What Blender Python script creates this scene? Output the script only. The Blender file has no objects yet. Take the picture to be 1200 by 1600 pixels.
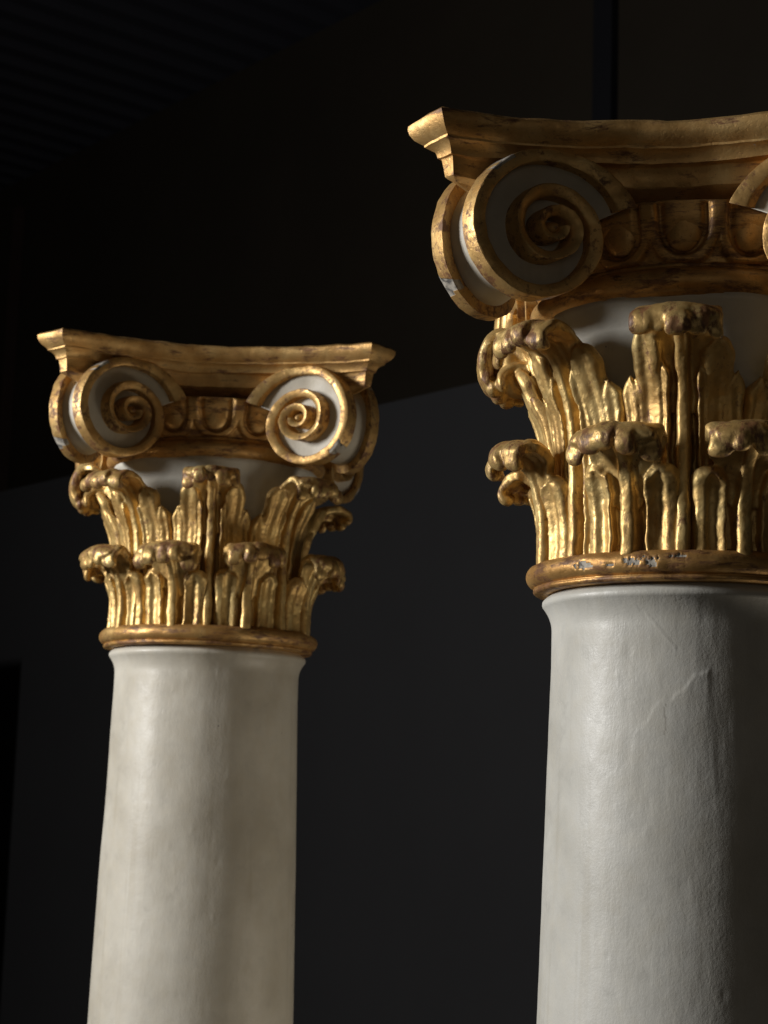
import bpy, bmesh, math
import numpy as np
from mathutils import Matrix, Vector

S = 0.11            # metres per unit: one unit is the top radius of a column shaft
CAMH = 13.64        # camera height above the floor, in units
sc = bpy.context.scene
C = sc.collection

# ------------------------------------------------------------------ camera
cd = bpy.data.cameras.new("camera")
cam = bpy.data.objects.new("camera", cd)
C.objects.link(cam)
cd.sensor_fit = 'VERTICAL'
cd.sensor_height = 36.0
cd.lens = 2783.65 / 1600 * 36.0
cd.clip_start = 0.05
cd.clip_end = 100
cam.matrix_world = (Matrix.Translation((0, 0, CAMH * S)) @ Matrix.Rotation(math.pi / 2 + 0.1554, 4, 'X')
                    @ Matrix.Rotation(0.0303, 4, 'Z'))
cd.dof.use_dof = True
cd.dof.focus_distance = 1.36
cd.dof.aperture_fstop = 16
sc.camera = cam

# ------------------------------------------------------------------ world, lamps, exposure
w = bpy.data.worlds.new("World")
sc.world = w
w.use_nodes = True
w.node_tree.nodes['Background'].inputs[0].default_value = (1.0, 0.86, 0.68, 1)
w.node_tree.nodes['Background'].inputs[1].default_value = 0.013
sc.view_settings.view_transform = 'Standard'
sc.view_settings.look = 'None'
sc.view_settings.exposure = 0
sc.view_settings.gamma = 1


def lamp(name, loc, target, sx, sy, power, col):
    l = bpy.data.lights.new(name, 'AREA')
    l.shape = 'RECTANGLE'
    l.size = sx
    l.size_y = sy
    l.energy = power
    l.color = col
    o = bpy.data.objects.new(name, l)
    C.objects.link(o)
    o.location = loc
    d = Vector(target) - Vector(loc)
    o.rotation_euler = d.to_track_quat('-Z', 'Y').to_euler()
    return o


# centre of the two capitals
TX, TY, TZ = 0.02, 1.78, CAMH * S + 0.32
lamp("key_lamp", (-2.85, 1.14, TZ + 0.52), (TX, TY, TZ - 0.12), 0.42, 0.75, 98, (1.0, 0.975, 0.94))
# added warm fill without a real source, low right of the farther shaft
lamp("side_fill", (1.05, 1.72, 0.80), (-0.2, 2.15, 1.10), 0.5, 0.8, 4.4, (1.0, 0.88, 0.70))
# added weak warm fill from behind the camera, no lamp of the hall
lamp("front_fill", (0.3, -3.6, 1.6), (TX, TY, TZ), 4.5, 2.6, 5.5, (1.0, 0.88, 0.72))

# ------------------------------------------------------------------ noise
def vnoise(P, scale, seed=0):
    """smooth value noise, -1..1, P (n,3)"""
    Q = P / scale + seed * 17.31
    I = np.floor(Q).astype(np.int64)
    F = Q - I
    F = F * F * F * (F * (F * 6 - 15) + 10)

    def h(i, j, k):
        n = (i * 374761393 + j * 668265263 + k * 2147483647 + seed * 1442695) & 0xFFFFFFFF
        n = ((n ^ (n >> 13)) * 1274126177) & 0xFFFFFFFF
        n = ((n ^ (n >> 16)) * 2246822519) & 0xFFFFFFFF
        return ((n ^ (n >> 15)) & 0xFFFFFF) / float(0xFFFFFF) * 2 - 1
    r = 0
    for a in (0, 1):
        wa = F[:, 0] if a else 1 - F[:, 0]
        for b in (0, 1):
            wb = F[:, 1] if b else 1 - F[:, 1]
            for c in (0, 1):
                wc = F[:, 2] if c else 1 - F[:, 2]
                r = r + wa * wb * wc * h(I[:, 0] + a, I[:, 1] + b, I[:, 2] + c)
    return r


# ------------------------------------------------------------------ materials
def nodes(name):
    m = bpy.data.materials.new(name)
    m.use_nodes = True
    nt = m.node_tree
    b = nt.nodes['Principled BSDF']

    def N(t, **k):
        n = nt.nodes.new(t)
        for a, v in k.items():
            if a.startswith('i_'):
                n.inputs[a[2:].replace('_', ' ')].default_value = v
            else:
                setattr(n, a, v)
        return n
    return m, nt, b, N


def coords(nt, N, rnd=True):
    tc = N('ShaderNodeTexCoord')
    if not rnd:
        return tc.outputs['Object']
    oi = N('ShaderNodeObjectInfo')
    ad = N('ShaderNodeVectorMath', operation='ADD')
    mu = N('ShaderNodeMath', operation='MULTIPLY')
    mu.inputs[1].default_value = 3.0
    nt.links.new(oi.outputs['Random'], mu.inputs[0])
    nt.links.new(tc.outputs['Object'], ad.inputs[0])
    nt.links.new(mu.outputs[0], ad.inputs[1])
    return ad.outputs[0]


def noise(nt, N, vec, scale, detail=4, rough=0.55, dist=0.0):
    n = N('ShaderNodeTexNoise')
    n.inputs['Scale'].default_value = scale
    n.inputs['Detail'].default_value = detail
    n.inputs['Roughness'].default_value = rough
    n.inputs['Distortion'].default_value = dist
    nt.links.new(vec, n.inputs['Vector'])
    return n.outputs['Fac']


def ramp(nt, N, fac, stops):
    r = N('ShaderNodeValToRGB')
    e = r.color_ramp.elements
    while len(e) < len(stops):
        e.new(0.5)
    for q, (p, c) in zip(e, stops):
        q.position = p
        q.color = c if len(c) == 4 else (*c, 1)
    nt.links.new(fac, r.inputs['Fac'])
    return r.outputs['Color']


def g(v):
    return (v, v, v)


def mixc(nt, N, fac, a, b, mode='MIX'):
    m = N('ShaderNodeMix', data_type='RGBA', blend_type=mode)
    for s, v in ((m.inputs[0], fac), (m.inputs[6], a), (m.inputs[7], b)):
        if isinstance(v, (int, float)):
            s.default_value = v
        elif isinstance(v, tuple):
            s.default_value = (*v, 1)
        else:
            nt.links.new(v, s)
    return m.outputs[2]


def bumps(nt, N, lst):
    prev = None
    for h, st, di in lst:
        b = N('ShaderNodeBump')
        b.inputs['Strength'].default_value = st
        b.inputs['Distance'].default_value = di
        nt.links.new(h, b.inputs['Height'])
        if prev is not None:
            nt.links.new(prev, b.inputs['Normal'])
        prev = b.outputs['Normal']
    return prev


def stretch(nt, N, vec, s):
    m = N('ShaderNodeMapping')
    m.inputs['Scale'].default_value = s
    nt.links.new(vec, m.inputs['Vector'])
    return m.outputs['Vector']


def gold_mat(name, bright, wear, chip_t=0.80, stv=(1, 1, 0.5), tint=(1, 1, 1)):
    m, nt, b, N = nodes(name)
    v = coords(nt, N)
    big = noise(nt, N, v, 26, 5, 0.6, 0.4)
    mid = noise(nt, N, v, 95, 5, 0.65, 0.6)
    fine = noise(nt, N, v, 420, 4, 0.6)
    leafc = ramp(nt, N, big, [(0.25, tuple(c * bright * q for c, q in zip((0.44, 0.26, 0.085), tint))),
                              (0.5, tuple(c * bright * q for c, q in zip((0.64, 0.43, 0.16), tint))),
                              (0.72, tuple(c * bright * q for c, q in zip((0.82, 0.63, 0.28), tint)))])
    bole = ramp(nt, N, mid, [(0.35, (0.12, 0.052, 0.020)), (0.62, (0.30, 0.15, 0.062))])
    wn = noise(nt, N, stretch(nt, N, v, stv), 85, 7, 0.74, 0.1)
    ra = N('ShaderNodeAttribute', attribute_name='rub')
    rm = N('ShaderNodeMath', operation='MULTIPLY_ADD')
    rm.inputs[1].default_value = 0.085
    nt.links.new(ra.outputs['Fac'], rm.inputs[0])
    nt.links.new(wn, rm.inputs[2])
    ge = N('ShaderNodeNewGeometry')
    pr = ramp(nt, N, ge.outputs['Pointiness'], [(0.52, g(0)), (0.62, g(0.13))])
    ad2 = N('ShaderNodeMath', operation='ADD')
    nt.links.new(rm.outputs[0], ad2.inputs[0])
    nt.links.new(pr, ad2.inputs[1])
    wn = ad2.outputs[0]
    wm = ramp(nt, N, wn, [(wear, g(0)), (wear + 0.09, g(1))])
    pit = ramp(nt, N, fine, [(0.30, g(1)), (0.40, g(0))])
    wear_f = mixc(nt, N, 0.55, wm, mixc(nt, N, 1.0, wm, pit, 'SCREEN'))
    col = mixc(nt, N, wear_f, leafc, bole)
    dust = noise(nt, N, v, 14, 3, 0.5)
    dm = ramp(nt, N, dust, [(0.48, g(0)), (0.75, g(0.18))])
    col = mixc(nt, N, dm, col, (0.20, 0.13, 0.065))
    cn = noise(nt, N, v, 62, 5, 0.6, 1.2)
    cm = ramp(nt, N, cn, [(chip_t, g(0)), (chip_t + 0.012, g(1))])
    at = N('ShaderNodeAttribute', attribute_name='chip')
    cm = mixc(nt, N, 1.0, cm, at.outputs['Color'], 'LIGHTEN')
    cm = ramp(nt, N, cm, [(0.45, g(0)), (0.55, g(1))])
    gess = ramp(nt, N, mid, [(0.38, (0.10, 0.095, 0.09)), (0.52, (0.42, 0.385, 0.33)), (0.7, (0.55, 0.51, 0.44))])
    col = mixc(nt, N, cm, col, gess)
    nt.links.new(col, b.inputs['Base Color'])
    met = mixc(nt, N, cm, mixc(nt, N, wear_f, g(0.60), g(0.10)), g(0.0))
    nt.links.new(met, b.inputs['Metallic'])
    rr = ramp(nt, N, mid, [(0.3, g(0.38)), (0.7, g(0.56))])
    ro = mixc(nt, N, cm, mixc(nt, N, wear_f, rr, g(0.52)), g(0.8))
    nt.links.new(ro, b.inputs['Roughness'])
    inv = mixc(nt, N, cm, g(1), g(0))
    pitn = ramp(nt, N, noise(nt, N, v, 300, 3, 0.6, 0.3), [(0.30, g(0)), (0.44, g(1))])
    nrm = bumps(nt, N, [(big, 0.4, 0.0016), (mid, 0.42, 0.0009), (fine, 0.30, 0.0003), (pitn, 0.28, 0.0004), (inv, 0.8, 0.0006),
                        (mixc(nt, N, wm, g(1), g(0)), 0.3, 0.0002)])
    nt.links.new(nrm, b.inputs['Normal'])
    return m


def paint_mat(name, base, tint, rough=0.41, vert=True):
    m, nt, b, N = nodes(name)
    v = coords(nt, N, False)
    big = noise(nt, N, v, 9, 5, 0.6)
    mid = noise(nt, N, v, 60, 6, 0.65)
    fine = noise(nt, N, v, 520, 4, 0.6)
    sv = stretch(nt, N, v, (1, 1, 0.16))
    st = noise(nt, N, sv, 130, 6, 0.62)
    st2 = noise(nt, N, stretch(nt, N, v, (1, 1, 0.05)), 60, 4, 0.6)
    col = ramp(nt, N, big, [(0.36, base), (0.62, tint)])
    spots = ramp(nt, N, mid, [(0.28, g(0.93)), (0.45, g(1)), (0.7, (1.0, 0.985, 0.955))])
    col = mixc(nt, N, 1.0, col, spots, 'MULTIPLY')
    lines = ramp(nt, N, st2, [(0.30, (0.86, 0.84, 0.80)), (0.42, g(1))])
    col = mixc(nt, N, 0.6, col, mixc(nt, N, 1.0, col, lines, 'MULTIPLY'))
    # small dark specks
    vo = N('ShaderNodeTexVoronoi')
    vo.inputs['Scale'].default_value = 45
    nt.links.new(v, vo.inputs['Vector'])
    sp = ramp(nt, N, vo.outputs['Distance'], [(0.0, g(1)), (0.035, g(1)), (0.05, g(0))])
    gate = ramp(nt, N, noise(nt, N, v, 21, 2, 0.5), [(0.60, g(0)), (0.63, g(1))])
    sp = mixc(nt, N, 1.0, sp, gate, 'MULTIPLY')
    col = mixc(nt, N, sp, col, (0.07, 0.06, 0.05))
    at = N('ShaderNodeAttribute', attribute_name='chip')
    col = mixc(nt, N, at.outputs['Color'], col, (0.16, 0.14, 0.11))
    nt.links.new(col, b.inputs['Base Color'])
    rr = ramp(nt, N, mid, [(0.3, g(rough - 0.06)), (0.7, g(rough + 0.12))])
    nt.links.new(rr, b.inputs['Roughness'])
    b.inputs['Specular IOR Level'].default_value = 0.45
    wr = noise(nt, N, stretch(nt, N, v, (1, 1, 0.55)), 300, 4, 0.6, 0.6)
    nrm = bumps(nt, N, [(wr, 0.32, 0.0006), (mid, 0.22, 0.0010), (st, 0.28, 0.0006), (fine, 0.5, 0.00025)])
    nt.links.new(nrm, b.inputs['Normal'])
    return m


def plain_mat(name, c1, c2, scale, rough, bump=0.2, spec=0.3):
    m, nt, b, N = nodes(name)
    v = coords(nt, N, False)
    n = noise(nt, N, v, scale, 6, 0.6)
    n2 = noise(nt, N, v, scale * 18, 4, 0.6)
    nt.links.new(ramp(nt, N, n, [(0.3, c1), (0.7, c2)]), b.inputs['Base Color'])
    b.inputs['Roughness'].default_value = rough
    b.inputs['Specular IOR Level'].default_value = spec
    nt.links.new(bumps(nt, N, [(n2, bump, 0.002)]), b.inputs['Normal'])
    return m


GOLD = gold_mat("gilding", 1.0, 0.565, 0.745, (1, 1, 0.5))
GOLD_WORN = gold_mat("worn_gilding", 0.95, 0.545, 0.735, (0.35, 0.35, 1.6), (1.04, .94, .92))
GOLD_VOL = gold_mat("rubbed_gilding", 0.95, 0.55, 0.74, (1, 1, 1), (1.03, .96, .94))
GOLD_RED = gold_mat("gilding_rubbed_to_bole", 0.9, 0.50, 0.74, (0.4, 0.4, 1.6), (1.04, .90, .82))
CREAM = paint_mat("ivory_paint", (0.50, 0.465, 0.39), (0.64, 0.61, 0.535))
GREYW = paint_mat("greyish_white_paint", (0.49, 0.48, 0.435), (0.62, 0.615, 0.575))
WHITE = paint_mat("aged_white_ground_paint", (0.43, 0.39, 0.31), (0.58, 0.545, 0.465), 0.5)
BELL = paint_mat("aged_bell_paint", (0.46, 0.45, 0.40), (0.58, 0.565, 0.51), 0.5)
DARKGAP = plain_mat("dark_gap_shade", (0.02, 0.013, 0.009), (0.035, 0.022, 0.014), 20, 0.8)  # near-black colour stands in for shade in the gap under the abacus
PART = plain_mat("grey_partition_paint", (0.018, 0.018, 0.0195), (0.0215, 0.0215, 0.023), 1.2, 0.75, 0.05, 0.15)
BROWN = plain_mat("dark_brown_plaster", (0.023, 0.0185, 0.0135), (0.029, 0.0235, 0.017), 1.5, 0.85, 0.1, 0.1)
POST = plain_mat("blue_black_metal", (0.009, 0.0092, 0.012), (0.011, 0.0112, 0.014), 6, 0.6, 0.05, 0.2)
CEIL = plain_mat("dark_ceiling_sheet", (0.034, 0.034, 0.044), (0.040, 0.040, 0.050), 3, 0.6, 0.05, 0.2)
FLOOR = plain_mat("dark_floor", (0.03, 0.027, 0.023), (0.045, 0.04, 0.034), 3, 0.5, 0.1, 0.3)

# ------------------------------------------------------------------ mesh helpers
def mesh(name, V, F, smooth=True, chip=None):
    me = bpy.data.meshes.new(name)
    V = np.asarray(V, float) * S
    me.from_pydata([tuple(p) for p in V.tolist()], [], F)
    me.update()
    if smooth:
        me.polygons.foreach_set('use_smooth', [True] * len(me.polygons))
    if chip is not None:
        a = me.attributes.new('chip', 'FLOAT', 'POINT')
        a.data.foreach_set('value', np.asarray(chip, float).tolist())
    return me


def fix(me):
    bm = bmesh.new()
    bm.from_mesh(me)
    bmesh.ops.recalc_face_normals(bm, faces=bm.faces)
    bm.to_mesh(me)
    bm.free()
    return me


def link(name, me, mat, parent=None, label=None):
    o = bpy.data.objects.new(name, me)
    C.objects.link(o)
    if mat and not me.materials:
        me.materials.append(mat)
    if parent:
        o.parent = parent
    if label:
        o['label'] = label
    return o


def lathe(prof, angs, closed=True, disp=None):
    """prof: list of (r,z); angs: array of angles, 0 = front (-y), positive to +x"""
    prof = np.asarray(prof, float)
    n, m = len(prof), len(angs)
    R = prof[:, 0][:, None] * np.ones(m)
    Z = prof[:, 1][:, None] * np.ones(m)
    A = np.ones(n)[:, None] * np.asarray(angs)
    if disp is not None:
        R = R + disp(R, A, Z)
    V = np.stack([R * np.sin(A), -R * np.cos(A), Z], -1).reshape(-1, 3)
    F = []
    for i in range(n - 1):
        for j in range(m if closed else m - 1):
            k = (j + 1) % m
            F.append((i * m + j, i * m + k, (i + 1) * m + k, (i + 1) * m + j))
    return V, F


def wob(V, amp, scale, seed, axis=None):
    """hand-carved unevenness"""
    D = np.stack([vnoise(V, scale, seed + i) for i in range(3)], -1)
    return V + D * amp


def smoothstep(a, b, x):
    t = np.clip((x - a) / (b - a), 0, 1)
    return t * t * (3 - 2 * t)


# ------------------------------------------------------------------ leaves
def r_line(z):
    return np.interp(z, [1.6, 2.0, 2.35, 2.6, 2.8, 3.0, 3.2], [0.985, 0.985, 1.0, 1.03, 1.08, 1.17, 1.25])


def spine(z0, z_c, cr_out, cr_up, ang, off=0.0, n=54):
    """points (r,z) up the bell then curling outwards; returns (n,2), normals and normalised length"""
    zs = np.linspace(z0, z_c, 26)
    P = [(r_line(z) + off, z) for z in zs]
    a = np.linspace(0, math.radians(ang), 30)[1:]
    r0 = P[-1][0]
    tilt = 0.25
    for t in a:
        P.append((r0 + cr_out * (1 - math.cos(t)) + tilt * cr_up * math.sin(t) * 0.3, z_c + cr_up * math.sin(t)))
    P = np.array(P)
    d = np.r_[0, np.cumsum(np.hypot(*np.diff(P, axis=0).T))]
    u = np.linspace(0, d[-1], n)
    P = np.stack([np.interp(u, d, P[:, 0]), np.interp(u, d, P[:, 1])], -1)
    T = np.gradient(P, axis=0)
    T /= np.linalg.norm(T, axis=1)[:, None]
    Nn = np.stack([T[:, 1], -T[:, 0]], -1)
    return P, Nn, u


def strip(sp, s0, s1, hw, top, th, arch=0.0, ns=15, seed=0, splay=0.0, edge=0.010, tipr=0.09, point=False):
    """closed strip over a spine. hw(u01) half width, top(q,u01) relief over q in -1..1"""
    P, Nn, u = sp
    n = len(P)
    u01 = u / u[-1]
    L = u[-1]
    cen = s0 + (s1 - s0) * u01
    rem = (L - u) / tipr
    endf = np.where(rem < 1, np.sqrt(np.clip(1 - (1 - rem) ** 2, 0.02, 1)), 1.0)
    if point:
        endf = np.where(rem < 1, np.clip(rem, 0.10, 1) ** 0.75, 1.0)
    q = np.linspace(-1, 1, ns)
    W = np.array([hw(t) for t in u01]) * endf
    rng = np.random.RandomState(seed)
    ph = rng.rand(4) * 6
    V = []
    for side in (0, 1):
        for i in range(n):
            wl = W[i] + edge * math.sin(u[i] * 21 + ph[0]) + 0.6 * edge * math.sin(u[i] * 37 + ph[1])
            wr = W[i] + edge * math.sin(u[i] * 19 + ph[2]) + 0.6 * edge * math.sin(u[i] * 41 + ph[3])
            ww = np.where(q < 0, max(wl, 0.006), max(wr, 0.006))
            s = cen[i] + q * ww
            h = (top(q, u01[i]) * (0.35 + 0.65 * endf[i]) if side == 0 else -th * (1 - 0.5 * q ** 4) * endf[i])
            a = s / 1.05
            ext = max(0.0, P[i, 0] - 1.05)
            lat = 1.05 * np.sin(a) + splay * ext * s * 2
            fw = P[i, 0] - 1.05 * (1 - np.cos(a)) + Nn[i, 0] * h
            z = P[i, 1] + Nn[i, 1] * h - arch * q * q * min(1, u01[i] * 2)
            V.append(np.stack([lat, -fw, z], -1))
    V = np.concatenate(V)
    F = []
    o = n * ns
    for i in range(n - 1):
        for j in range(ns - 1):
            a_, b_, c_, d_ = i * ns + j, i * ns + j + 1, (i + 1) * ns + j + 1, (i + 1) * ns + j
            F.append((a_, b_, c_, d_))
            F.append((o + d_, o + c_, o + b_, o + a_))
    for i in range(n - 1):
        for j, fl in ((0, 0), (ns - 1, 1)):
            a_, d_ = i * ns + j, (i + 1) * ns + j
            f = (a_, d_, o + d_, o + a_)
            F.append(f if not fl else f[::-1])
    for i, fl in ((0, 1), (n - 1, 0)):
        for j in range(ns - 1):
            a_, b_ = i * ns + j, i * ns + j + 1
            f = (a_, b_, o + b_, o + a_)
            F.append(f[::-1] if not fl else f)
    return V, F


def blob(c, r, seed=0):
    """ellipsoid at leaf coords (lateral, forward r, z)"""
    V, F = [], []
    n, m = 8, 12
    for i in range(n + 1):
        t = math.pi * i / n
        for j in range(m):
            p = 2 * math.pi * j / m
            V.append((c[0] + r[0] * math.sin(t) * math.cos(p), -(c[1] + r[1] * math.sin(t) * math.sin(p)), c[2] + r[2] * math.cos(t)))
    for i in range(n):
        for j in range(m):
            k = (j + 1) % m
            F.append((i * m + j, i * m + k, (i + 1) * m + k, (i + 1) * m + j))
    return np.array(V), F


def rib(h):
    return lambda q, t: h * np.sqrt(np.clip(1 - q * q, 0, 1))


def groove(rimh, floor=0.0, cx=0.0):
    return lambda q, t: floor + (rimh - floor) * smoothstep(0.15, 0.62, np.abs(q - cx)) * np.clip((1.02 - np.abs(q)) * 4, 0, 1) ** 0.5


def cspine(ctrl, n=60):
    """smooth curve through (r,z) control points"""
    c = np.array(ctrl, float)
    c = np.r_[[2 * c[0] - c[1]], c, [2 * c[-1] - c[-2]]]
    P = []
    for i in range(1, len(c) - 2):
        p0, p1, p2, p3 = c[i - 1:i + 3]
        for t in np.linspace(0, 1, 12, endpoint=False):
            P.append(0.5 * ((2 * p1) + (p2 - p0) * t + (2 * p0 - 5 * p1 + 4 * p2 - p3) * t * t + (3 * p1 - p0 - 3 * p2 + p3) * t ** 3))
    P.append(c[-2])
    P = np.array(P)
    d = np.r_[0, np.cumsum(np.hypot(*np.diff(P, axis=0).T))]
    u = np.linspace(0, d[-1], n)
    P = np.stack([np.interp(u, d, P[:, 0]), np.interp(u, d, P[:, 1])], -1)
    T = np.gradient(P, axis=0)
    T /= np.linalg.norm(T, axis=1)[:, None]
    return P, np.stack([T[:, 1], -T[:, 0]], -1), u


def make_leaf(kind, seed):
    rng = np.random.RandomState(seed)
    j = lambda a: a * (rng.rand() * 2 - 1)
    parts = []
    zb = 1.60
    flat = lambda h: (lambda q, t: h + 0 * q)

    def lobe(inner, mid, outer, sg):
        # relief across a lobe: raised inner ridge, shallow trough, lower outer rim
        def f(q, t):
            p = q * sg
            return np.interp(p, [-1, -.85, -.30, .05, .38, .60, .92, 1], [inner * .8, inner, mid, mid * 1.05, outer * 1.05, outer, outer * .85, outer * .6])
        return f
    if kind == 'tall':
        parts.append(strip(cspine([(0.985, zb), (0.985, 2.2), (1.02, 2.6), (1.10, 2.95), (1.22, 3.25), (1.30, 3.35)]), 0, 0, lambda t: np.interp(t, [0, 1], [.34, .33]), flat(0.0), 0.05, seed=seed, ns=19, edge=.006))
        hs = cspine([(1.05, 2.7), (1.12, 3.0), (1.24, 3.30), (1.38, 3.40), (1.50, 3.37), (1.555, 3.25), (1.55, 3.11), (1.48, 3.00)])
        parts.append(strip(hs, 0, 0, lambda t: np.interp(t, [0, .3, .6, 1], [.2, .3, .33, .27]), lambda q, t: 0.03 + 0.03 * np.cos(q * 11) * t, 0.06, seed=seed + 1, ns=31, tipr=0.08, edge=.012))
        for sx in (-.2, -.07, .07, .2):
            parts.append(strip(cspine(list(zip([1.10, 1.24, 1.38, 1.50, 1.56, 1.55], [2.95, 3.30, 3.44, 3.42, 3.28, 3.08]))), sx, sx * 1.15, lambda t: 0.035, rib(0.075), 0.03, seed=seed + 3, edge=.006, tipr=.04))
        for sx in (-.17, 0.02, .18):
            parts.append(blob((sx, 1.46, 3.0 + j(.02)), (.09, .07, .07)))
        parts.append(blob((0, 1.33, 3.18), (.27, .17, .20)))
    if kind in ('upper', 'tall'):
        dz, dr = j(0.02), j(0.025)
        dz += 0.03
        if kind == 'tall':
            dr = -0.22
        full = [(0.985, zb), (0.985, 2.0), (1.00, 2.35), (1.04, 2.65), (1.13, 2.9), (1.27 + dr / 2, 3.06 + dz), (1.44 + dr, 3.13 + dz), (1.60 + dr, 3.12 + dz), (1.68 + dr, 3.05 + dz)]
        parts.append(strip(cspine([(0.95, zb), (0.95, 2.0), (0.965, 2.35), (1.005, 2.65), (1.095, 2.9), (1.19, 3.02)]), 0, 0, lambda t: np.interp(t, [0, .5, .78, .84, 1], [.33, .345, .345, .30, .24]), flat(0.0), 0.05, seed=seed, ns=19, edge=.006))
        hs = cspine([(1.03, 2.6), (1.12, 2.88), (1.26 + dr / 2, 3.06 + dz), (1.44 + dr, 3.15 + dz), (1.60 + dr, 3.14 + dz), (1.68 + dr, 3.07 + dz)])
        parts.append(strip(hs, 0, j(0.01), lambda t: np.interp(t, [0, .3, .5, .75, 1], [.08, .15, .24, .285, .275]), lambda q, t: 0.03 + 0.014 * np.cos(q * 10) * t, 0.045, arch=0.025, seed=seed + 1, ns=21, tipr=0.06, edge=.008))
        for sx in (-0.235, -0.12, 0.0, 0.115, 0.23):
            e, e2 = j(.035), j(.04)
            dd = -0.035 * (abs(sx) / 0.23) ** 2
            bk = 0.5 * (1 - math.cos(sx)) + 0.03 * (abs(sx) / .23) ** 2
            tc = [(1.36 + dr, 3.11 + dz), (1.50 + dr, 3.155 + dz), (1.61 + dr - bk / 2, 3.15 + dz + dd + e2 * .5), (1.685 + dr + e - bk, 3.09 + dz + dd + e2), (1.685 + dr + e - bk, 3.03 + dz + e2 + dd), (1.64 + dr - bk, 3.00 + dz + e2 + dd)]
            hwv = 0.062 + j(.014)
            parts.append(strip(cspine(tc, 44), sx * .92, sx * 1.10 + j(.015), lambda t, h=hwv: np.interp(t, [0, .5, .8, 1], [h * .8, h * 1.05, h * 1.1, h]), rib(0.042), 0.036, seed=seed + 40 + int(sx * 100), edge=.006, tipr=.06))
        # midrib
        parts.append(strip(cspine(full[:-1]), 0, 0, lambda t: np.interp(t, [0, .6, 1], [.060, .054, .046]), lambda q, t: (0.150 - 0.06 * t) * np.clip(1 - q ** 4, 0, 1) ** .5, 0.03, seed=seed + 2, edge=.003))
        for sg in (-1, 1):
            for (c0, c1, hwv, zt_, out, hh) in ((.130, .134, .044, 2.96, .03, .105), (.228, .226, .092, 3.09, .055, .074), (.338, .356, .056, 2.85, .03, .062)):
                zt_ = zt_ + j(.035)
                o = out + j(.012)
                ctrl = [(0.985, zb), (0.985, 2.0), (1.005, 2.4), (1.055, 2.68)] + ([(1.135 + o * .4, 2.9)] if zt_ > 2.94 else []) + [(float(r_line(zt_ - .04)) + .0 + o * .8, zt_ - .04), (float(r_line(zt_)) + o * 1.5, zt_ + .02)]
                parts.append(strip(cspine(ctrl), sg * c0, sg * c1, lambda t, h=hwv: np.interp(t, [0, .6, .75, .9, 1], [h, h, h * .93, h * 1.12, h]),
                                   lambda q, t, h=hh: np.interp(q * sg, [-1, -.75, -.3, .15, .6, .85, 1], [h * .6, h * 1.0, h * .92, h * .62, h * .80, h * .72, h * .4]), 0.05, seed=seed + 5 + sg + int(c0 * 200), edge=.005, tipr=.09 + hwv * .5, point=hwv < .08, splay=.2))
    else:
        dz, dr = 0.045 + j(0.02), j(0.025)
        full = [(1.045, zb), (1.045, 1.85), (1.07, 2.05), (1.14, 2.22 + dz), (1.27 + dr / 2, 2.34 + dz), (1.40 + dr, 2.37 + dz), (1.50 + dr, 2.31 + dz)]
        parts.append(strip(cspine([(1.04, zb), (1.04, 1.85), (1.055, 2.0), (1.09, 2.14), (1.16, 2.24)]), 0, 0, lambda t: np.interp(t, [0, .7, 1], [.31, .31, .24]), flat(0.0), 0.08, seed=seed, ns=19, edge=.006))
        hs = cspine([(1.05, 1.95), (1.11, 2.15), (1.20 + dr / 2, 2.30 + dz), (1.32 + dr, 2.39 + dz), (1.44 + dr, 2.38 + dz), (1.51 + dr, 2.30 + dz)])
        parts.append(strip(hs, 0, j(0.015), lambda t: np.interp(t, [0, .3, .5, .75, 1], [.08, .17, .27, .325, .315]), lambda q, t: 0.035 + 0.018 * np.cos(q * 8 + seed) * t, 0.05, arch=0.035, seed=seed + 1, ns=21, tipr=0.06, edge=.01))
        for sx in (-0.265, -0.14, -0.01, 0.125, 0.255):
            e, e2 = j(.035), j(.04)
            dd = -0.045 * (abs(sx) / 0.26) ** 2
            bk = 0.5 * (1 - math.cos(sx)) + 0.03 * (abs(sx) / .26) ** 2
            z_ = dz - 0.02
            tc = [(1.22 + dr, 2.34 + z_), (1.33 + dr, 2.41 + z_), (1.42 + dr - bk / 2, 2.415 + z_ + dd + e2 * .5), (1.495 + dr + e - bk, 2.355 + z_ + dd + e2), (1.505 + dr + e - bk, 2.285 + z_ + e2 + dd), (1.455 + dr - bk, 2.245 + z_ + e2 + dd)]
            hwv = 0.070 + j(.016)
            parts.append(strip(cspine(tc, 44), sx * .92, sx * 1.10 + j(.02), lambda t, h=hwv: np.interp(t, [0, .5, .8, 1], [h * .8, h * 1.05, h * 1.1, h]), rib(0.048), 0.042, seed=seed + 40 + int(sx * 100), edge=.007, tipr=.07))
        parts.append(strip(cspine(full), 0, 0, lambda t: np.interp(t, [0, .6, 1], [.070, .056, .05]), lambda q, t: (0.125 - 0.04 * t) * np.clip(1 - q ** 4, 0, 1) ** .5, 0.03, seed=seed + 2, edge=.003))
        for sg in (-1, 1):
            zt_ = 2.185 + j(.03)
            fin = [(1.05, zb), (1.05, 1.85), (1.07, 2.0), (1.10, 2.1), (1.15, zt_), (1.19 + j(.02), zt_ + .02)]
            parts.append(strip(cspine(fin), sg * 0.225, sg * 0.228, lambda t: np.interp(t, [0, .5, .8, 1], [.108, .108, .112, .10]), lobe(.088, .042, .068, sg), 0.06, seed=seed + 5 + sg, edge=.004, tipr=.11, splay=.3))
    V, F, off = [], [], 0
    for v, f in parts:
        V.append(v)
        F += [tuple(i + off for i in q) for q in f]
        off += len(v)
    me = fix(mesh('leaf_raw', np.concatenate(V), F))
    tmp = bpy.data.objects.new('tmp', me)
    C.objects.link(tmp)
    r = tmp.modifiers.new('r', 'REMESH')
    r.mode = 'VOXEL'
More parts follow.
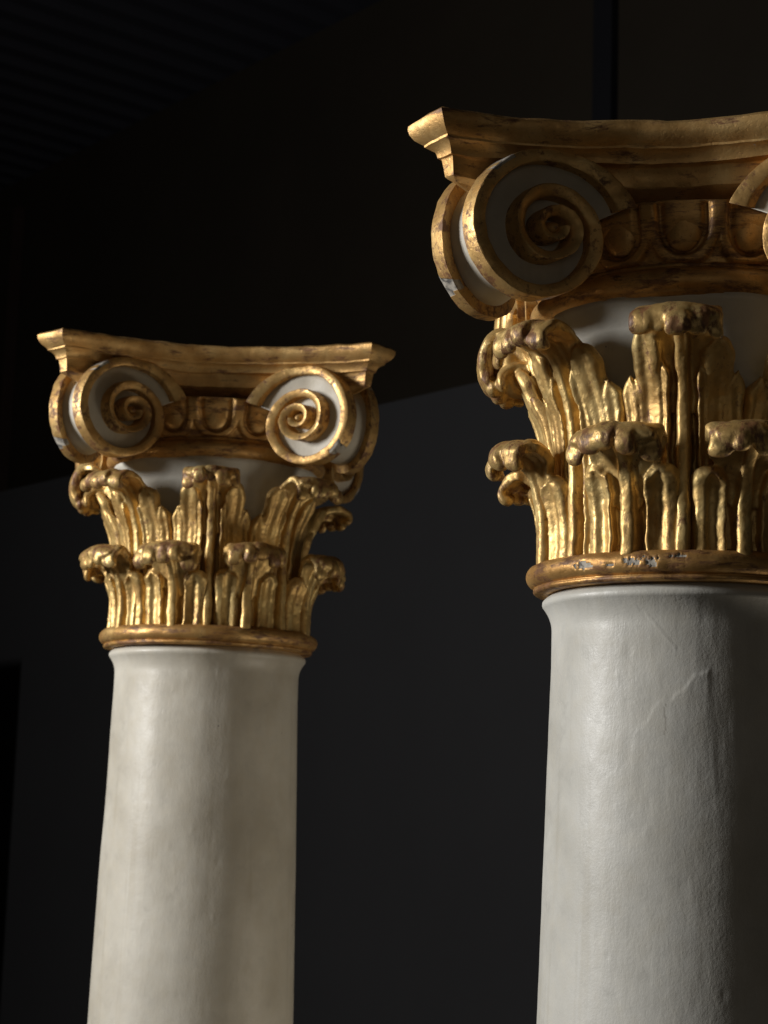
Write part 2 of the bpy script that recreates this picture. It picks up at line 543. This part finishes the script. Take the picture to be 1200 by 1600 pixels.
    r.voxel_size = 0.0115 * S
    r.adaptivity = 0
    s = tmp.modifiers.new('s', 'SMOOTH')
    s.factor = 0.5
    s.iterations = 2
    dg = bpy.context.evaluated_depsgraph_get()
    out = bpy.data.meshes.new_from_object(tmp.evaluated_get(dg))
    out.name = kind + '_acanthus_leaf'
    bpy.data.objects.remove(tmp)
    bpy.data.meshes.remove(me)
    n = len(out.vertices)
    co_ = np.empty(n * 3)
    out.vertices.foreach_get('co', co_)
    P_ = co_.reshape(-1, 3) / S
    rub = np.clip((-P_[:, 1] - (1.38 if kind != 'lower' else 1.28)) / 0.12, 0, 1)
    P_ = wob(P_, 0.008, 0.22, seed)
    P_ = wob(P_, 0.0022, 0.06, seed + 9)
    P_ = wob(P_, 0.0008, 0.02, seed + 19)
    rad = P_ * np.array([1, 1, 0])
    rad /= np.linalg.norm(rad, axis=1)[:, None] + 1e-6
    Pq = P_ * np.array([1, 1, 0.14])
    P_ = P_ + rad * (0.0040 * vnoise(Pq, 0.050, seed + 31) + 0.0020 * vnoise(P_, 0.03, seed + 37))[:, None]
    out.vertices.foreach_set('co', (P_ * S).ravel())
    out.update()
    at = out.attributes.new('rub', 'FLOAT', 'POINT')
    at.data.foreach_set('value', rub.tolist())
    out.polygons.foreach_set('use_smooth', [True] * len(out.polygons))
    return out


# ------------------------------------------------------------------ volute
VK = 0.23           # wedge slope of the volute plate
VU, VZ = 1.63, 3.80  # eye of the volute, along the diagonal and up
UTIP = 2.16


def vT(u):
    d = UTIP - u
    return 0.255 + VK * d + 0.50 * np.clip(d - 0.4, 0, 1.2) ** 2


A_R = np.radians([20, 45, 90, 135, 180, 225, 270, 315, 360, 405, 450, 495, 540, 585, 630, 675, 720, 765, 810, 855, 900, 945, 990, 1035, 1080])
R_R = np.array([.545, .565, .572, .565, .545, .530, .495, .400, .315, .305, .315, .300, .278, .262, .242, .205, .172, .160, .150, .142, .130, .118, .104, .088, .07])


def spiral(n, a0=20, a1=1080):
    a = np.radians(np.linspace(a0, a1, n))
    k = np.arange(len(R_R))
    # smooth the table a little
    r = np.interp(a, A_R, R_R)
    ker = np.hanning(37)
    ker /= ker.sum()
    rp = np.r_[2 * r[0] - r[18:0:-1], r, 2 * r[-1] - r[-2:-20:-1]]
    return a, np.convolve(rp, ker, 'valid')


def uv2w(u, v, h, side):
    """u outward along the diagonal (front left), v up, h above the plate face; side +1 = front face"""
    T = (vT(u) + h) * side
    c = math.sqrt(0.5)
    # diagonal (-c,-c); plate normal for side +1: (c,-c)
    return np.stack([-c * u + c * T, -c * u - c * T, v], -1)


def volute_rim(side, seed):
    n = 330
    a, r = spiral(n)
    t = (a - a[0]) / (a[-1] - a[0])
    wd = np.interp(np.degrees(a), [20, 90, 360, 700, 1080], [.105, .095, .088, .075, .06])
    hh = np.interp(np.degrees(a), [20, 330, 480, 1080], [0, 0, .045, .085])
    dp = np.interp(np.degrees(a), [20, 320, 420, 1080], [-.135, -.135, -.16, -.16])
    b = 0.008
    V = []
    ring = 10
    for i in range(n):
        w2 = wd[i] / 2
        rc = r[i] - w2
        pr = [(-w2, dp[i]), (-w2, hh[i] - b * 2.2), (-w2 + b * .5, hh[i] - b * .6), (-w2 + b * 1.4, hh[i]), (0, hh[i] + .006), (w2 - b * 1.4, hh[i]),
              (w2 - b * .5, hh[i] - b * .6), (w2, hh[i] - b * 2.2), (w2, dp[i]), (0, dp[i])]
        for (x, h) in pr:
            rr = rc + x
            h = h + (x / w2 * 0.022 * min(1, max(0, (math.degrees(a[i]) - 380) / 120)) if h > -0.1 else 0)
            V.append(uv2w(VU - rr * math.cos(a[i]), VZ + rr * math.sin(a[i]), h, side))
    V = np.array(V)
    F = []
    for i in range(n - 1):
        for j in range(ring):
            k = (j + 1) % ring
            F.append((i * ring + j, i * ring + k, (i + 1) * ring + k, (i + 1) * ring + j))
    F.append(tuple(range(ring)))
    F.append(tuple((n - 1) * ring + j for j in range(ring))[::-1])
    # eye: a low dome
    o = len(V)
    E_ = []
    m, kk = 24, 7
    for i in range(kk):
        ph = math.pi / 2 * i / (kk - 1)
        for jx in range(m):
            aa = 2 * math.pi * jx / m
            rr = 0.055 * math.cos(ph)
            E_.append(uv2w(VU + rr * math.cos(aa), VZ + rr * math.sin(aa), -0.06 + 0.125 * math.sin(ph), side))
    for i in range(kk - 1):
        for jx in range(m):
            k = (jx + 1) % m
            F.append((o + i * m + jx, o + i * m + k, o + (i + 1) * m + k, o + (i + 1) * m + jx))
    V = np.concatenate([V, np.array(E_)])
    V = wob(V, 0.012, 0.50, seed)
    V = wob(V, 0.004, 0.06, seed + 5)
    ch = None
    ch = np.zeros(len(V))
    idx = np.arange(n * ring)
    aa = np.degrees(a)[idx // ring]
    k = idx % ring
    nz = 9 * vnoise(V[:n * ring], 0.10, seed + 21) + 4 * vnoise(V[:n * ring], 0.04, seed + 22)
    c0 = 219 if side < 0 else 128
    w0 = 9 if side < 0 else 3.5
    ch[:n * ring] = (np.abs(aa + nz - c0) < w0) * ((k >= 5) & (k <= 9))
    me = fix(mesh('volute_rim', V, F, chip=ch))
    bm = bmesh.new()
    bm.from_mesh(me)
    for e in bm.edges:
        if len(e.link_faces) == 2 and e.calc_face_angle(0) > math.radians(24):
            e.smooth = False
    bm.to_mesh(me)
    bm.free()
    return me


def volute_core(seed):
    """white slab between the two faces, its edge the channel between the gold rims"""
    a, r = spiral(300)
    sel = np.degrees(a) <= 372
    a, r = a[sel], r[sel] - 0.075
    pts = np.stack([VU - r * np.cos(a), VZ + r * np.sin(a)], -1)
    # close along the lower side of the arm
    # radial rings from the eye for curvature
    n = len(pts)
    ks = np.linspace(0.04, 1, 9)
    V, F = [], []
    cen = np.array([VU, VZ])
    for side in (1, -1):
        base = len(V)
        for k in ks:
            for p in pts:
                q = cen + (p - cen) * k
                V.append(uv2w(q[0], q[1], -0.075, side))
        for i in range(len(ks) - 1):
            for j in range(n):
                k2 = (j + 1) % n
                F.append((base + i * n + j, base + i * n + k2, base + (i + 1) * n + k2, base + (i + 1) * n + j))
        F.append(tuple(base + j for j in range(n)))
    # edge: concave channel
    fr = (len(ks) - 1) * n
    bk = fr + len(ks) * n
    rows = [list(range(fr, fr + n))]
    for tt in (0.25, 0.5, 0.75):
        row = []
        for j in range(n):
            p = pts[j]
            d = p - cen
            d = d / np.linalg.norm(d)
            q = p - d * 0.045 * math.sin(math.pi * tt)
            hh = vT(q[0]) - 0.075
            c = math.sqrt(0.5)
            T = hh * (1 - 2 * tt)
            row.append(len(V))
            V.append(np.array([-c * q[0] + c * T, -c * q[0] - c * T, q[1]]))
        rows.append(row)
    rows.append(list(range(bk, bk + n)))
    for A, B in zip(rows[:-1], rows[1:]):
        for j in range(n):
            k2 = (j + 1) % n
            F.append((A[j], A[k2], B[k2], B[j]))
    V = np.array(V)
    V = wob(V, 0.010, 0.25, seed)
    return fix(mesh('volute', V, F))


# ------------------------------------------------------------------ abacus
def abacus_mesh(seed):
    p, q, m = 1.564, 1.849, 1.40
    za = 4.555
    prof = [(.30, .002), (.06, 0), (.02, -.008), (.0, -.028), (0, -.055), (.012, -.09), (.035, -.125), (.065, -.15), (.085, -.165), (.088, -.18), (.105, -.187),
            (.125, -.20), (.145, -.222), (.155, -.245), (.158, -.262), (.178, -.266), (.182, -.275), (.190, -.34), (.196, -.395), (.21, -.408), (.25, -.43), (.31, -.47), (.42, -.485)]
    ns, nc = 60, 8
    V, F = [], []
    m_ = 4 * (ns + nc)
    for (o, dz) in prof:
        pp, qq, mm = p - .1735 * o, q - 1.24 * o, m - o
        low = min(1, max(0, (o - .16) / .03)) if dz < -.26 else 0
        mm -= 0.045 * low
        pp = min(pp, qq - 0.02)
        ex = 2.0 + 0.7 * low
        for s in range(4):
            ca, sa = round(math.cos(s * math.pi / 2)), round(math.sin(s * math.pi / 2))
            loc = []
            for i in range(ns):
                t = -1 + 2 * i / (ns - 1)
                t = math.copysign(abs(t) ** 0.92, t)
                loc.append((t * pp, -(mm + (qq - mm) * abs(t) ** ex)))
            for i in range(1, nc + 1):
                t = i / (nc + 1)
                loc.append((pp + (qq - pp) * t, -qq + (qq - pp) * t))
            for x, y in loc:
                V.append((x * ca - y * sa, x * sa + y * ca, za + dz))
    n = len(prof)
    for i in range(n - 1):
        for j in range(m_):
            k = (j + 1) % m_
            F.append((i * m_ + j, (i + 1) * m_ + j, (i + 1) * m_ + k, i * m_ + k))
    F.append(tuple(range(m_)))
    F.append(tuple((n - 1) * m_ + j for j in range(m_))[::-1])
    V = np.array(V)
    V = wob(V, 0.010, 0.35, seed)
    V = wob(V, 0.006, 0.10, seed + 3)
    rr_ = np.hypot(V[:, 0], V[:, 1])
    ch = ((rr_ > 2.36) & (vnoise(V, 0.07, seed + 9) + 0.5 * vnoise(V, 0.03, seed + 10) > 0.22)) * 0.75
    me = fix(mesh('abacus', V, F))
    # crisp arrises at the horns
    bm = bmesh.new()
    bm.from_mesh(me)
    for e in bm.edges:
        if len(e.link_faces) == 2 and e.calc_face_angle(0) > math.radians(38):
            e.smooth = False
    bm.to_mesh(me)
    bm.free()
    return me


# ------------------------------------------------------------------ echinus, eggs, rings, shaft
NE = 16
CELL = 2 * math.pi / NE


def echinus_mesh(seed):
    zs = np.linspace(3.63, 4.02, 40)
    prof = [(0.9, 3.60)] + [(1.10 + 0.14 * smoothstep(3.62, 3.98, z), z) for z in zs] + [(1.25, 4.03), (0.9, 4.04)]
    angs = np.linspace(0, 2 * math.pi, NE * 34, endpoint=False)

    def disp(R, A, Z):
        s = ((A / CELL + 0.5) % 1 - 0.5) * CELL * 1.2
        zc = 3.86
        d = np.where(Z > zc, np.abs(s), np.hypot(s, (Z - zc) * 0.95))
        fr = 0.042 * smoothstep(0.168, 0.185, d) * smoothstep(0.256, 0.238, d)
        gr = -0.03 * np.exp(-((d - 0.150) / 0.022) ** 2)
        dart = 0.03 * np.exp(-((np.abs(s) - 0.262) / 0.016) ** 2) * (Z < 3.78) - 0.02 * np.exp(-((np.abs(s) - 0.268) / 0.010) ** 2) * (Z > 3.78)
        top = 0.0
        msk = (Z > 3.635) & (Z < 4.015)
        return (fr + gr + dart + top) * msk
    V, F = lathe(prof, angs, True, disp)
    V = wob(V, 0.006, 0.12, seed)
    return fix(mesh('echinus', V, F))


def egg_mesh():
    V, F = [], []
    n, m = 14, 18
    for i in range(n + 1):
        t = math.pi * i / n
        for j in range(m):
            ph = math.pi * 2 * j / m
            z = 0.175 * math.cos(t)
            x = 0.128 * math.sin(t) * math.cos(ph)
            if z > 0:
                x = 0.128 * math.cos(ph) * (math.sin(t) ** 0.5 if t > 0 else 0)
            V.append((x, -(1.155 + z * 0.16 + 0.060 * math.sin(t) ** .8 * math.sin(ph)), 3.87 + z * (1.0 if z < 0 else .78)))
    for i in range(n):
        for j in range(m):
            k = (j + 1) % m
            F.append((i * m + j, i * m + k, (i + 1) * m + k, (i + 1) * m + j))
    return fix(mesh('egg', wob(np.array(V), .006, .08, 5), F))


def ring_mesh(name, prof, seed, chips=None, n=400):
    angs = np.linspace(-math.pi, math.pi, n, endpoint=False)

    def disp(R, A, Z):
        P = np.stack([np.sin(A) * 1.1, np.cos(A) * 1.1, Z], -1).reshape(-1, 3)
        return (0.008 * vnoise(P, 0.3, seed) + 0.004 * vnoise(P, 0.09, seed + 1)).reshape(R.shape)
    V, F = lathe(prof, angs, True, disp)
    ch = None
    if chips:
        A = np.arctan2(V[:, 0], -V[:, 1])
        ch = np.zeros(len(V))
        nz = vnoise(V, 0.045, seed + 7) * 0.55 + vnoise(V, 0.02, seed + 8) * 0.45
        for (a0, z0, sa, sz) in chips:
            d = np.hypot((A - a0) / sa, (V[:, 2] - z0) / sz)
            ch = np.maximum(ch, (d + nz * 0.9 < 0.85) * 1.0)
        # the chips lie a hair lower than the gilding
        V = V - (np.stack([V[:, 0], V[:, 1], 0 * V[:, 2]], -1) * 0.010) * ch[:, None]
    return fix(mesh(name, V, F, chip=ch))


def roll(r, z, rad, n=14, a0=-90, a1=90, rx=None):
    rx = rx or rad
    return [(r - rx + rx * math.cos(math.radians(a)), z + rad * math.sin(math.radians(a))) for a in np.linspace(a0, a1, n)]


def shaft_r(z):
    d = np.maximum(0, 0.93 - z)
    base = 1 + 0.0265 * d - 0.0008 * d * d
    lip = 0.072 * np.clip((z - 1.17) / 0.19, 0, 1) ** 2.2
    return base + lip - 0.05 * np.clip((z - 1.385) / 0.05, 0, 1) ** 1.5


def shaft_mesh(seed, crack=False, dense=0.009, facet=0.0):
    front = np.arange(math.radians(-112), math.radians(100), dense)
    back = np.linspace(math.radians(100), math.radians(248), 50, endpoint=False)
    angs = np.r_[front, back]
    zs = np.r_[np.linspace(1.475, 1.44, 3), np.arange(1.43, -2.75, -dense * 1.1), np.linspace(-2.75, -12.4, 70)[1:]]
    prof = [(float(shaft_r(z)) - (0.06 if z > 1.45 else 0), z) for z in zs]

    def disp(R, A, Z):
        P = np.stack([np.sin(A), np.cos(A), Z], -1).reshape(-1, 3)
        Pv = P * np.array([1, 1, 0.25])
        d = 0.006 * vnoise(P, 0.75, seed) + 0.0018 * vnoise(Pv, 0.20, seed + 1) + 0.0006 * vnoise(P, 0.09, seed + 2) + 0.0006 * vnoise(Pv, 0.05, seed + 3)
        d = d.reshape(R.shape)
        # slight flats left by the plane, a long way up the shaft
        d = d + facet * (np.cos(A * 9 + 0.6) + 0.5 * np.cos(A * 14 + 1.0))
        d = d * smoothstep(1.46, 1.36, Z) if False else d
        # dents
        rng = np.random.RandomState(seed)
        for _ in range(26):
            a0, z0 = rng.uniform(-1.3, 0.6), rng.uniform(-2.5, 1.2)
            rr = rng.uniform(0.015, 0.035)
            d = d + rng.choice([-1, 1]) * 0.0022 * np.exp(-(((A - a0) / rr) ** 2 + ((Z - z0) / (rr * 1.8)) ** 2))
        if crack:
            # the torn upper edge of a blistered layer of paint
            xs = [-0.345, -0.335, -0.30, -0.25, -0.20, -0.16, -0.12, -0.08, -0.03, 0.02, 0.06, 0.12, 0.155]
            ys = [-0.02, 0.10, 0.16, 0.19, 0.27, 0.33, 0.355, 0.35, 0.40, 0.455, 0.50, 0.545, 0.56]
            rag = 0.014 * vnoise(np.stack([A * 1.0, Z * 0, Z * 0], -1).reshape(-1, 3), 0.025, 3).reshape(A.shape)
            ln = np.interp(A, xs, ys) + rag + CRZ
            below = ln - Z
            inx = smoothstep(-0.36, -0.30, A) * (1 - smoothstep(0.15, 0.19, A))
            lift = 0.0045 * np.exp(-np.clip(below, 0, 9) / 0.30) * (below > 0) * inx
            lip = 0.003 * np.exp(-np.clip(below, 0, 9) / 0.02) * (below > 0) * inx
            under = 0.002 * np.exp(-np.clip(-below, 0, 9) / 0.02) * (below <= 0) * inx
            d = d + lift * (0.5 + 0.5 * smoothstep(-0.35, 0.1, A)) + under
            # the right side of the blister ends in a long soft fold
            fa = 0.17 + 0.05 * smoothstep(0.5, -0.6, Z - CRZ)
            fold = 0.0008 * np.exp(-((A - fa) / 0.018) ** 2) * smoothstep(0.56, 0.50, Z - CRZ) * smoothstep(-0.6, -0.1, Z - CRZ)
            d = d + fold
            # scratches above it
            for (a0, z0, a1, z1, h) in [(-0.245, 0.93, -0.05, 0.70, 0.0017), (-0.33, 1.0, -0.30, 0.96, 0.0015)]:
                z0 += CRZ - 0.0
                z1 += CRZ
                vx, vz = a1 - a0, z1 - z0
                t = np.clip(((A - a0) * vx + (Z - z0) * vz) / (vx * vx + vz * vz), 0, 1)
                dd = np.hypot(A - a0 - t * vx, Z - z0 - t * vz)
                d = d + h * (1 - 1.6 * (A + Z > 9)) * (np.exp(-(dd / 0.010) ** 2) - 0.8 * np.exp(-(np.hypot(A - a0 - t * vx - 0.016, Z - z0 - t * vz) / 0.010) ** 2))
        return d
    V, F = lathe(prof, angs, True, disp)
    ch = np.zeros(len(V))
    if crack:
        A = np.arctan2(V[:, 0], -V[:, 1])
        z = V[:, 2] - CRZ
        # hairline crack running down from the torn edge
        ln = -0.115 + 0.006 * np.sin(z * 40)
        ch = np.maximum(ch, (np.abs(A - ln) < 0.0050) * (z < 0.33) * (z > 0.12) * 0.45)
    return fix(mesh('shaft', V, F, chip=ch))


CRZ = 0.30


# ------------------------------------------------------------------ build a column
LOWER = [make_leaf('lower', 40 + 7 * i) for i in range(4)]
UPPER = [make_leaf('upper', 140 + 7 * i) for i in range(4)]
TALL = make_leaf('tall', 211)
EGG = egg_mesh()
RIMF, RIMB = volute_rim(1, 3), volute_rim(-1, 8)
CORE = volute_core(4)


def column(X, Y, yaw, label, cream, seed, crack, chips, shift, dense, facet):
    root = bpy.data.objects.new('gilded_column', None)
    C.objects.link(root)
    root.empty_display_size = 0.1
    root['label'] = label
    root['category'] = 'column'
    root['kind'] = 'thing'
    root['group'] = 'painted columns with gilded capitals'
    a = math.atan2(X, Y) + yaw
    root.location = (X * S, Y * S, 0)
    root.rotation_euler = (0, 0, -a)
    up = CAMH * S

    def part(name, me, mat, rot=0, parent=None, label=None):
        o = link(name, me, mat, parent or root, label)
        if parent is None:
            o.location = (0, 0, up)
            o.rotation_euler = (0, 0, rot)
        return o
    part('shaft', shaft_mesh(seed, crack, dense, facet), cream)
    part('astragal', ring_mesh('astragal', [(0.95, 1.44), (1.125, 1.445), (1.14, 1.46), (1.138, 1.478), (1.12, 1.485)] + roll(1.19, 1.567, 0.082, 16, -80, 90)[1:] + [(1.05, 1.665), (0.8, 1.665)], seed, chips, 900 if crack else 400), GOLD_RED)
    bell = [(0.93, 1.60), (0.93, 2.3), (0.935, 2.6), (0.955, 2.9), (0.99, 3.1), (1.04, 3.25), (1.10, 3.37), (1.13, 3.42), (1.0, 3.44), (0.95, 3.5)]
    bz = np.array(bell)
    zz = np.linspace(1.6, 3.42, 40)
    bprof = [(float(np.interp(z, bz[:8, 1], bz[:8, 0])), z) for z in zz] + [(1.0, 3.44)]
    part('bell', ring_mesh('bell', bprof, seed + 4, None, 160), BELL)
    part('neck_moulding', ring_mesh('neck_moulding', [(0.95, 3.40), (1.10, 3.395), (1.125, 3.41)] + roll(1.205, 3.50, 0.085, 14, -85, 85) + [(1.10, 3.60), (1.09, 3.615), (1.10, 3.628), (0.95, 3.63)], seed + 6), GOLD_RED)
    e = part('echinus', echinus_mesh(seed), GOLD_RED)
    for k in range(NE):
        o = part('egg', EGG, GOLD_WORN, 0, e)
        o.rotation_euler = (0, 0, k * CELL)
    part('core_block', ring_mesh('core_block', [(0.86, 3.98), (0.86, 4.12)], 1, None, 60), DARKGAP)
    part('abacus', abacus_mesh(seed), GOLD_WORN)
    for k in range(4):
        v = part('volute', CORE, WHITE, k * math.pi / 2)
        part('rim', RIMF, GOLD_VOL, 0, v)
        part('rim', RIMB, GOLD_VOL, 0, v)
    la = [-19, 21, 67, 112, 157, 202, 247, -66 if crack else -56]
    ua = [0, 45, 122, 135, 180, 222, 264, -45]
    for k in range(8):
        j = (k + shift) % 4
        for o in (part('acanthus_leaf', LOWER[j], GOLD, math.radians(la[k])),):
            if not crack:
                o.scale = (-1, 1, 1)
        part('acanthus_leaf', TALL if k == 6 else UPPER[(j + 1) % 4], GOLD, math.radians(ua[k]))
    base = [(0.6, -13.64), (1.75, -13.64), (1.75, -13.25), (1.55, -13.24)] + roll(1.70, -13.02, 0.2, 12) + [(1.45, -12.8), (1.38, -12.62)] + roll(1.52, -12.5, 0.11, 10) + [(1.3, -12.38), (0.9, -12.37)]
    part('base', ring_mesh('base', base, seed + 2, None, 120), GOLD_WORN)
    return root


colR = column(2.242, 12.8334, 0.05, "nearer column with greyish white shaft and a torn crack in its paint", GREYW, 11, True,
              [(-0.62, 1.555, 0.06, 0.03), (-0.42, 1.55, 0.05, 0.02), (-0.31, 1.57, 0.09, 0.028), (-0.17, 1.56, 0.035, 0.03), (-0.02, 1.60, 0.05, 0.012)], 0, 0.0095, 0.0012)
colL = column(-1.8759, 19.5128, 0.0266, "smaller farther column on the left, smooth ivory shaft and whole capital in view", CREAM, 23, False,
              None, 2, 0.014, 0.0030)

# ------------------------------------------------------------------ the hall behind
def boxm(name, x0, x1, y0, y1, z0, z1):
    V = [(x, y, z) for x in (x0, x1) for y in (y0, y1) for z in (z0, z1)]
    F = [(0, 1, 3, 2), (4, 6, 7, 5), (0, 4, 5, 1), (2, 3, 7, 6), (0, 2, 6, 4), (1, 5, 7, 3)]
    return fix(mesh(name, V, F, False))


az = math.radians(-39.5)        # the walls run this way, away to the left
dirv = np.array([math.sin(az), math.cos(az)])


def along(o, loc2):
    o.location = (loc2[0] * S, loc2[1] * S, 0)
    o.rotation_euler = (0, 0, math.atan2(dirv[1], dirv[0]))   # local +x runs away to the left


px = math.radians(3.3)
P0 = np.array([math.sin(px), math.cos(px)]) * 40
part_h = CAMH + 40 * 656 / 2784 / math.cos(0.1554) * 0.985
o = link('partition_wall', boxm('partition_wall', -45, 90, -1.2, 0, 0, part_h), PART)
along(o, P0)
o['label'] = 'low dark grey partition wall standing behind the two columns'
o['category'] = 'partition'
o['kind'] = 'thing'
nrm = np.array([dirv[1], -dirv[0]])
if nrm[1] < 0:
    nrm = -nrm
P1 = P0 + nrm * 10
ceil_h = CAMH + 29
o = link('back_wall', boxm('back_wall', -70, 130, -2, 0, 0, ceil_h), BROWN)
along(o, P1 + nrm * 2)
o['kind'] = 'structure'
# ribbed ceiling: folded sheet, the ribs run square to the wall
V, F = [], []
n = 0
xs = np.arange(-70, 130, 1.5)
for i, x in enumerate(xs):
    for dx, dz in ((0, 0), (0.1, 1.1), (0.75, 1.1), (0.85, 0)):
        V += [(x + dx, -60, ceil_h + dz), (x + dx, 60, ceil_h + dz)]
for i in range(len(V) // 2 - 1):
    F.append((2 * i, 2 * i + 1, 2 * i + 3, 2 * i + 2))
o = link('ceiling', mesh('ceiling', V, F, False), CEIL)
along(o, P1)
o['kind'] = 'structure'
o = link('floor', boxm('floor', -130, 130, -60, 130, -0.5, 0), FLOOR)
o['kind'] = 'structure'


def post(pxx, w_, d_, lab, mat=POST, top=None):
    # stands against the back wall where the ray of that image column meets it
    t = (pxx - 600) / 2784
    ray = np.array([t, 1.0])
    A = np.array([ray, -dirv]).T
    k = np.linalg.solve(A, P1 + nrm * 2)
    pt = ray * k[0] - nrm * (d_ / 2 + 0.02)
    zt = ceil_h - 0.02 if top is None else CAMH + k[0] * (1236 - top) / 2784
    o = link('wall_post', boxm('wall_post', -w_ / 2, w_ / 2, -d_ / 2, d_ / 2, 0, zt), mat)
    along(o, pt)
    o['label'] = lab
    o['category'] = 'post'
    o['kind'] = 'thing'


RUST = plain_mat("dull_reddish_metal", (0.035, 0.022, 0.018), (0.045, 0.028, 0.022), 6, 0.7, 0.05, 0.2)
post(948, 0.8, 0.3, 'blue-black vertical post on the brown wall above the nearer capital')
post(0, 0.45, 0.4, 'thin dull reddish post rising behind the partition beyond the farther column', RUST, 320)
o = link('cabinet', boxm('cabinet', -4, 0, -0.6, 0.6, 0, CAMH + 54 * (1236 - 1036) / 2784 * 1.0), POST)
o.location = (-0.2285 * 54 * S, 54 * S, 0)
o.rotation_euler = (0, 0, math.radians(-40))
o['label'] = 'black upright cabinet in the dark left of the farther column'
o['category'] = 'cabinet'
o['kind'] = 'thing'
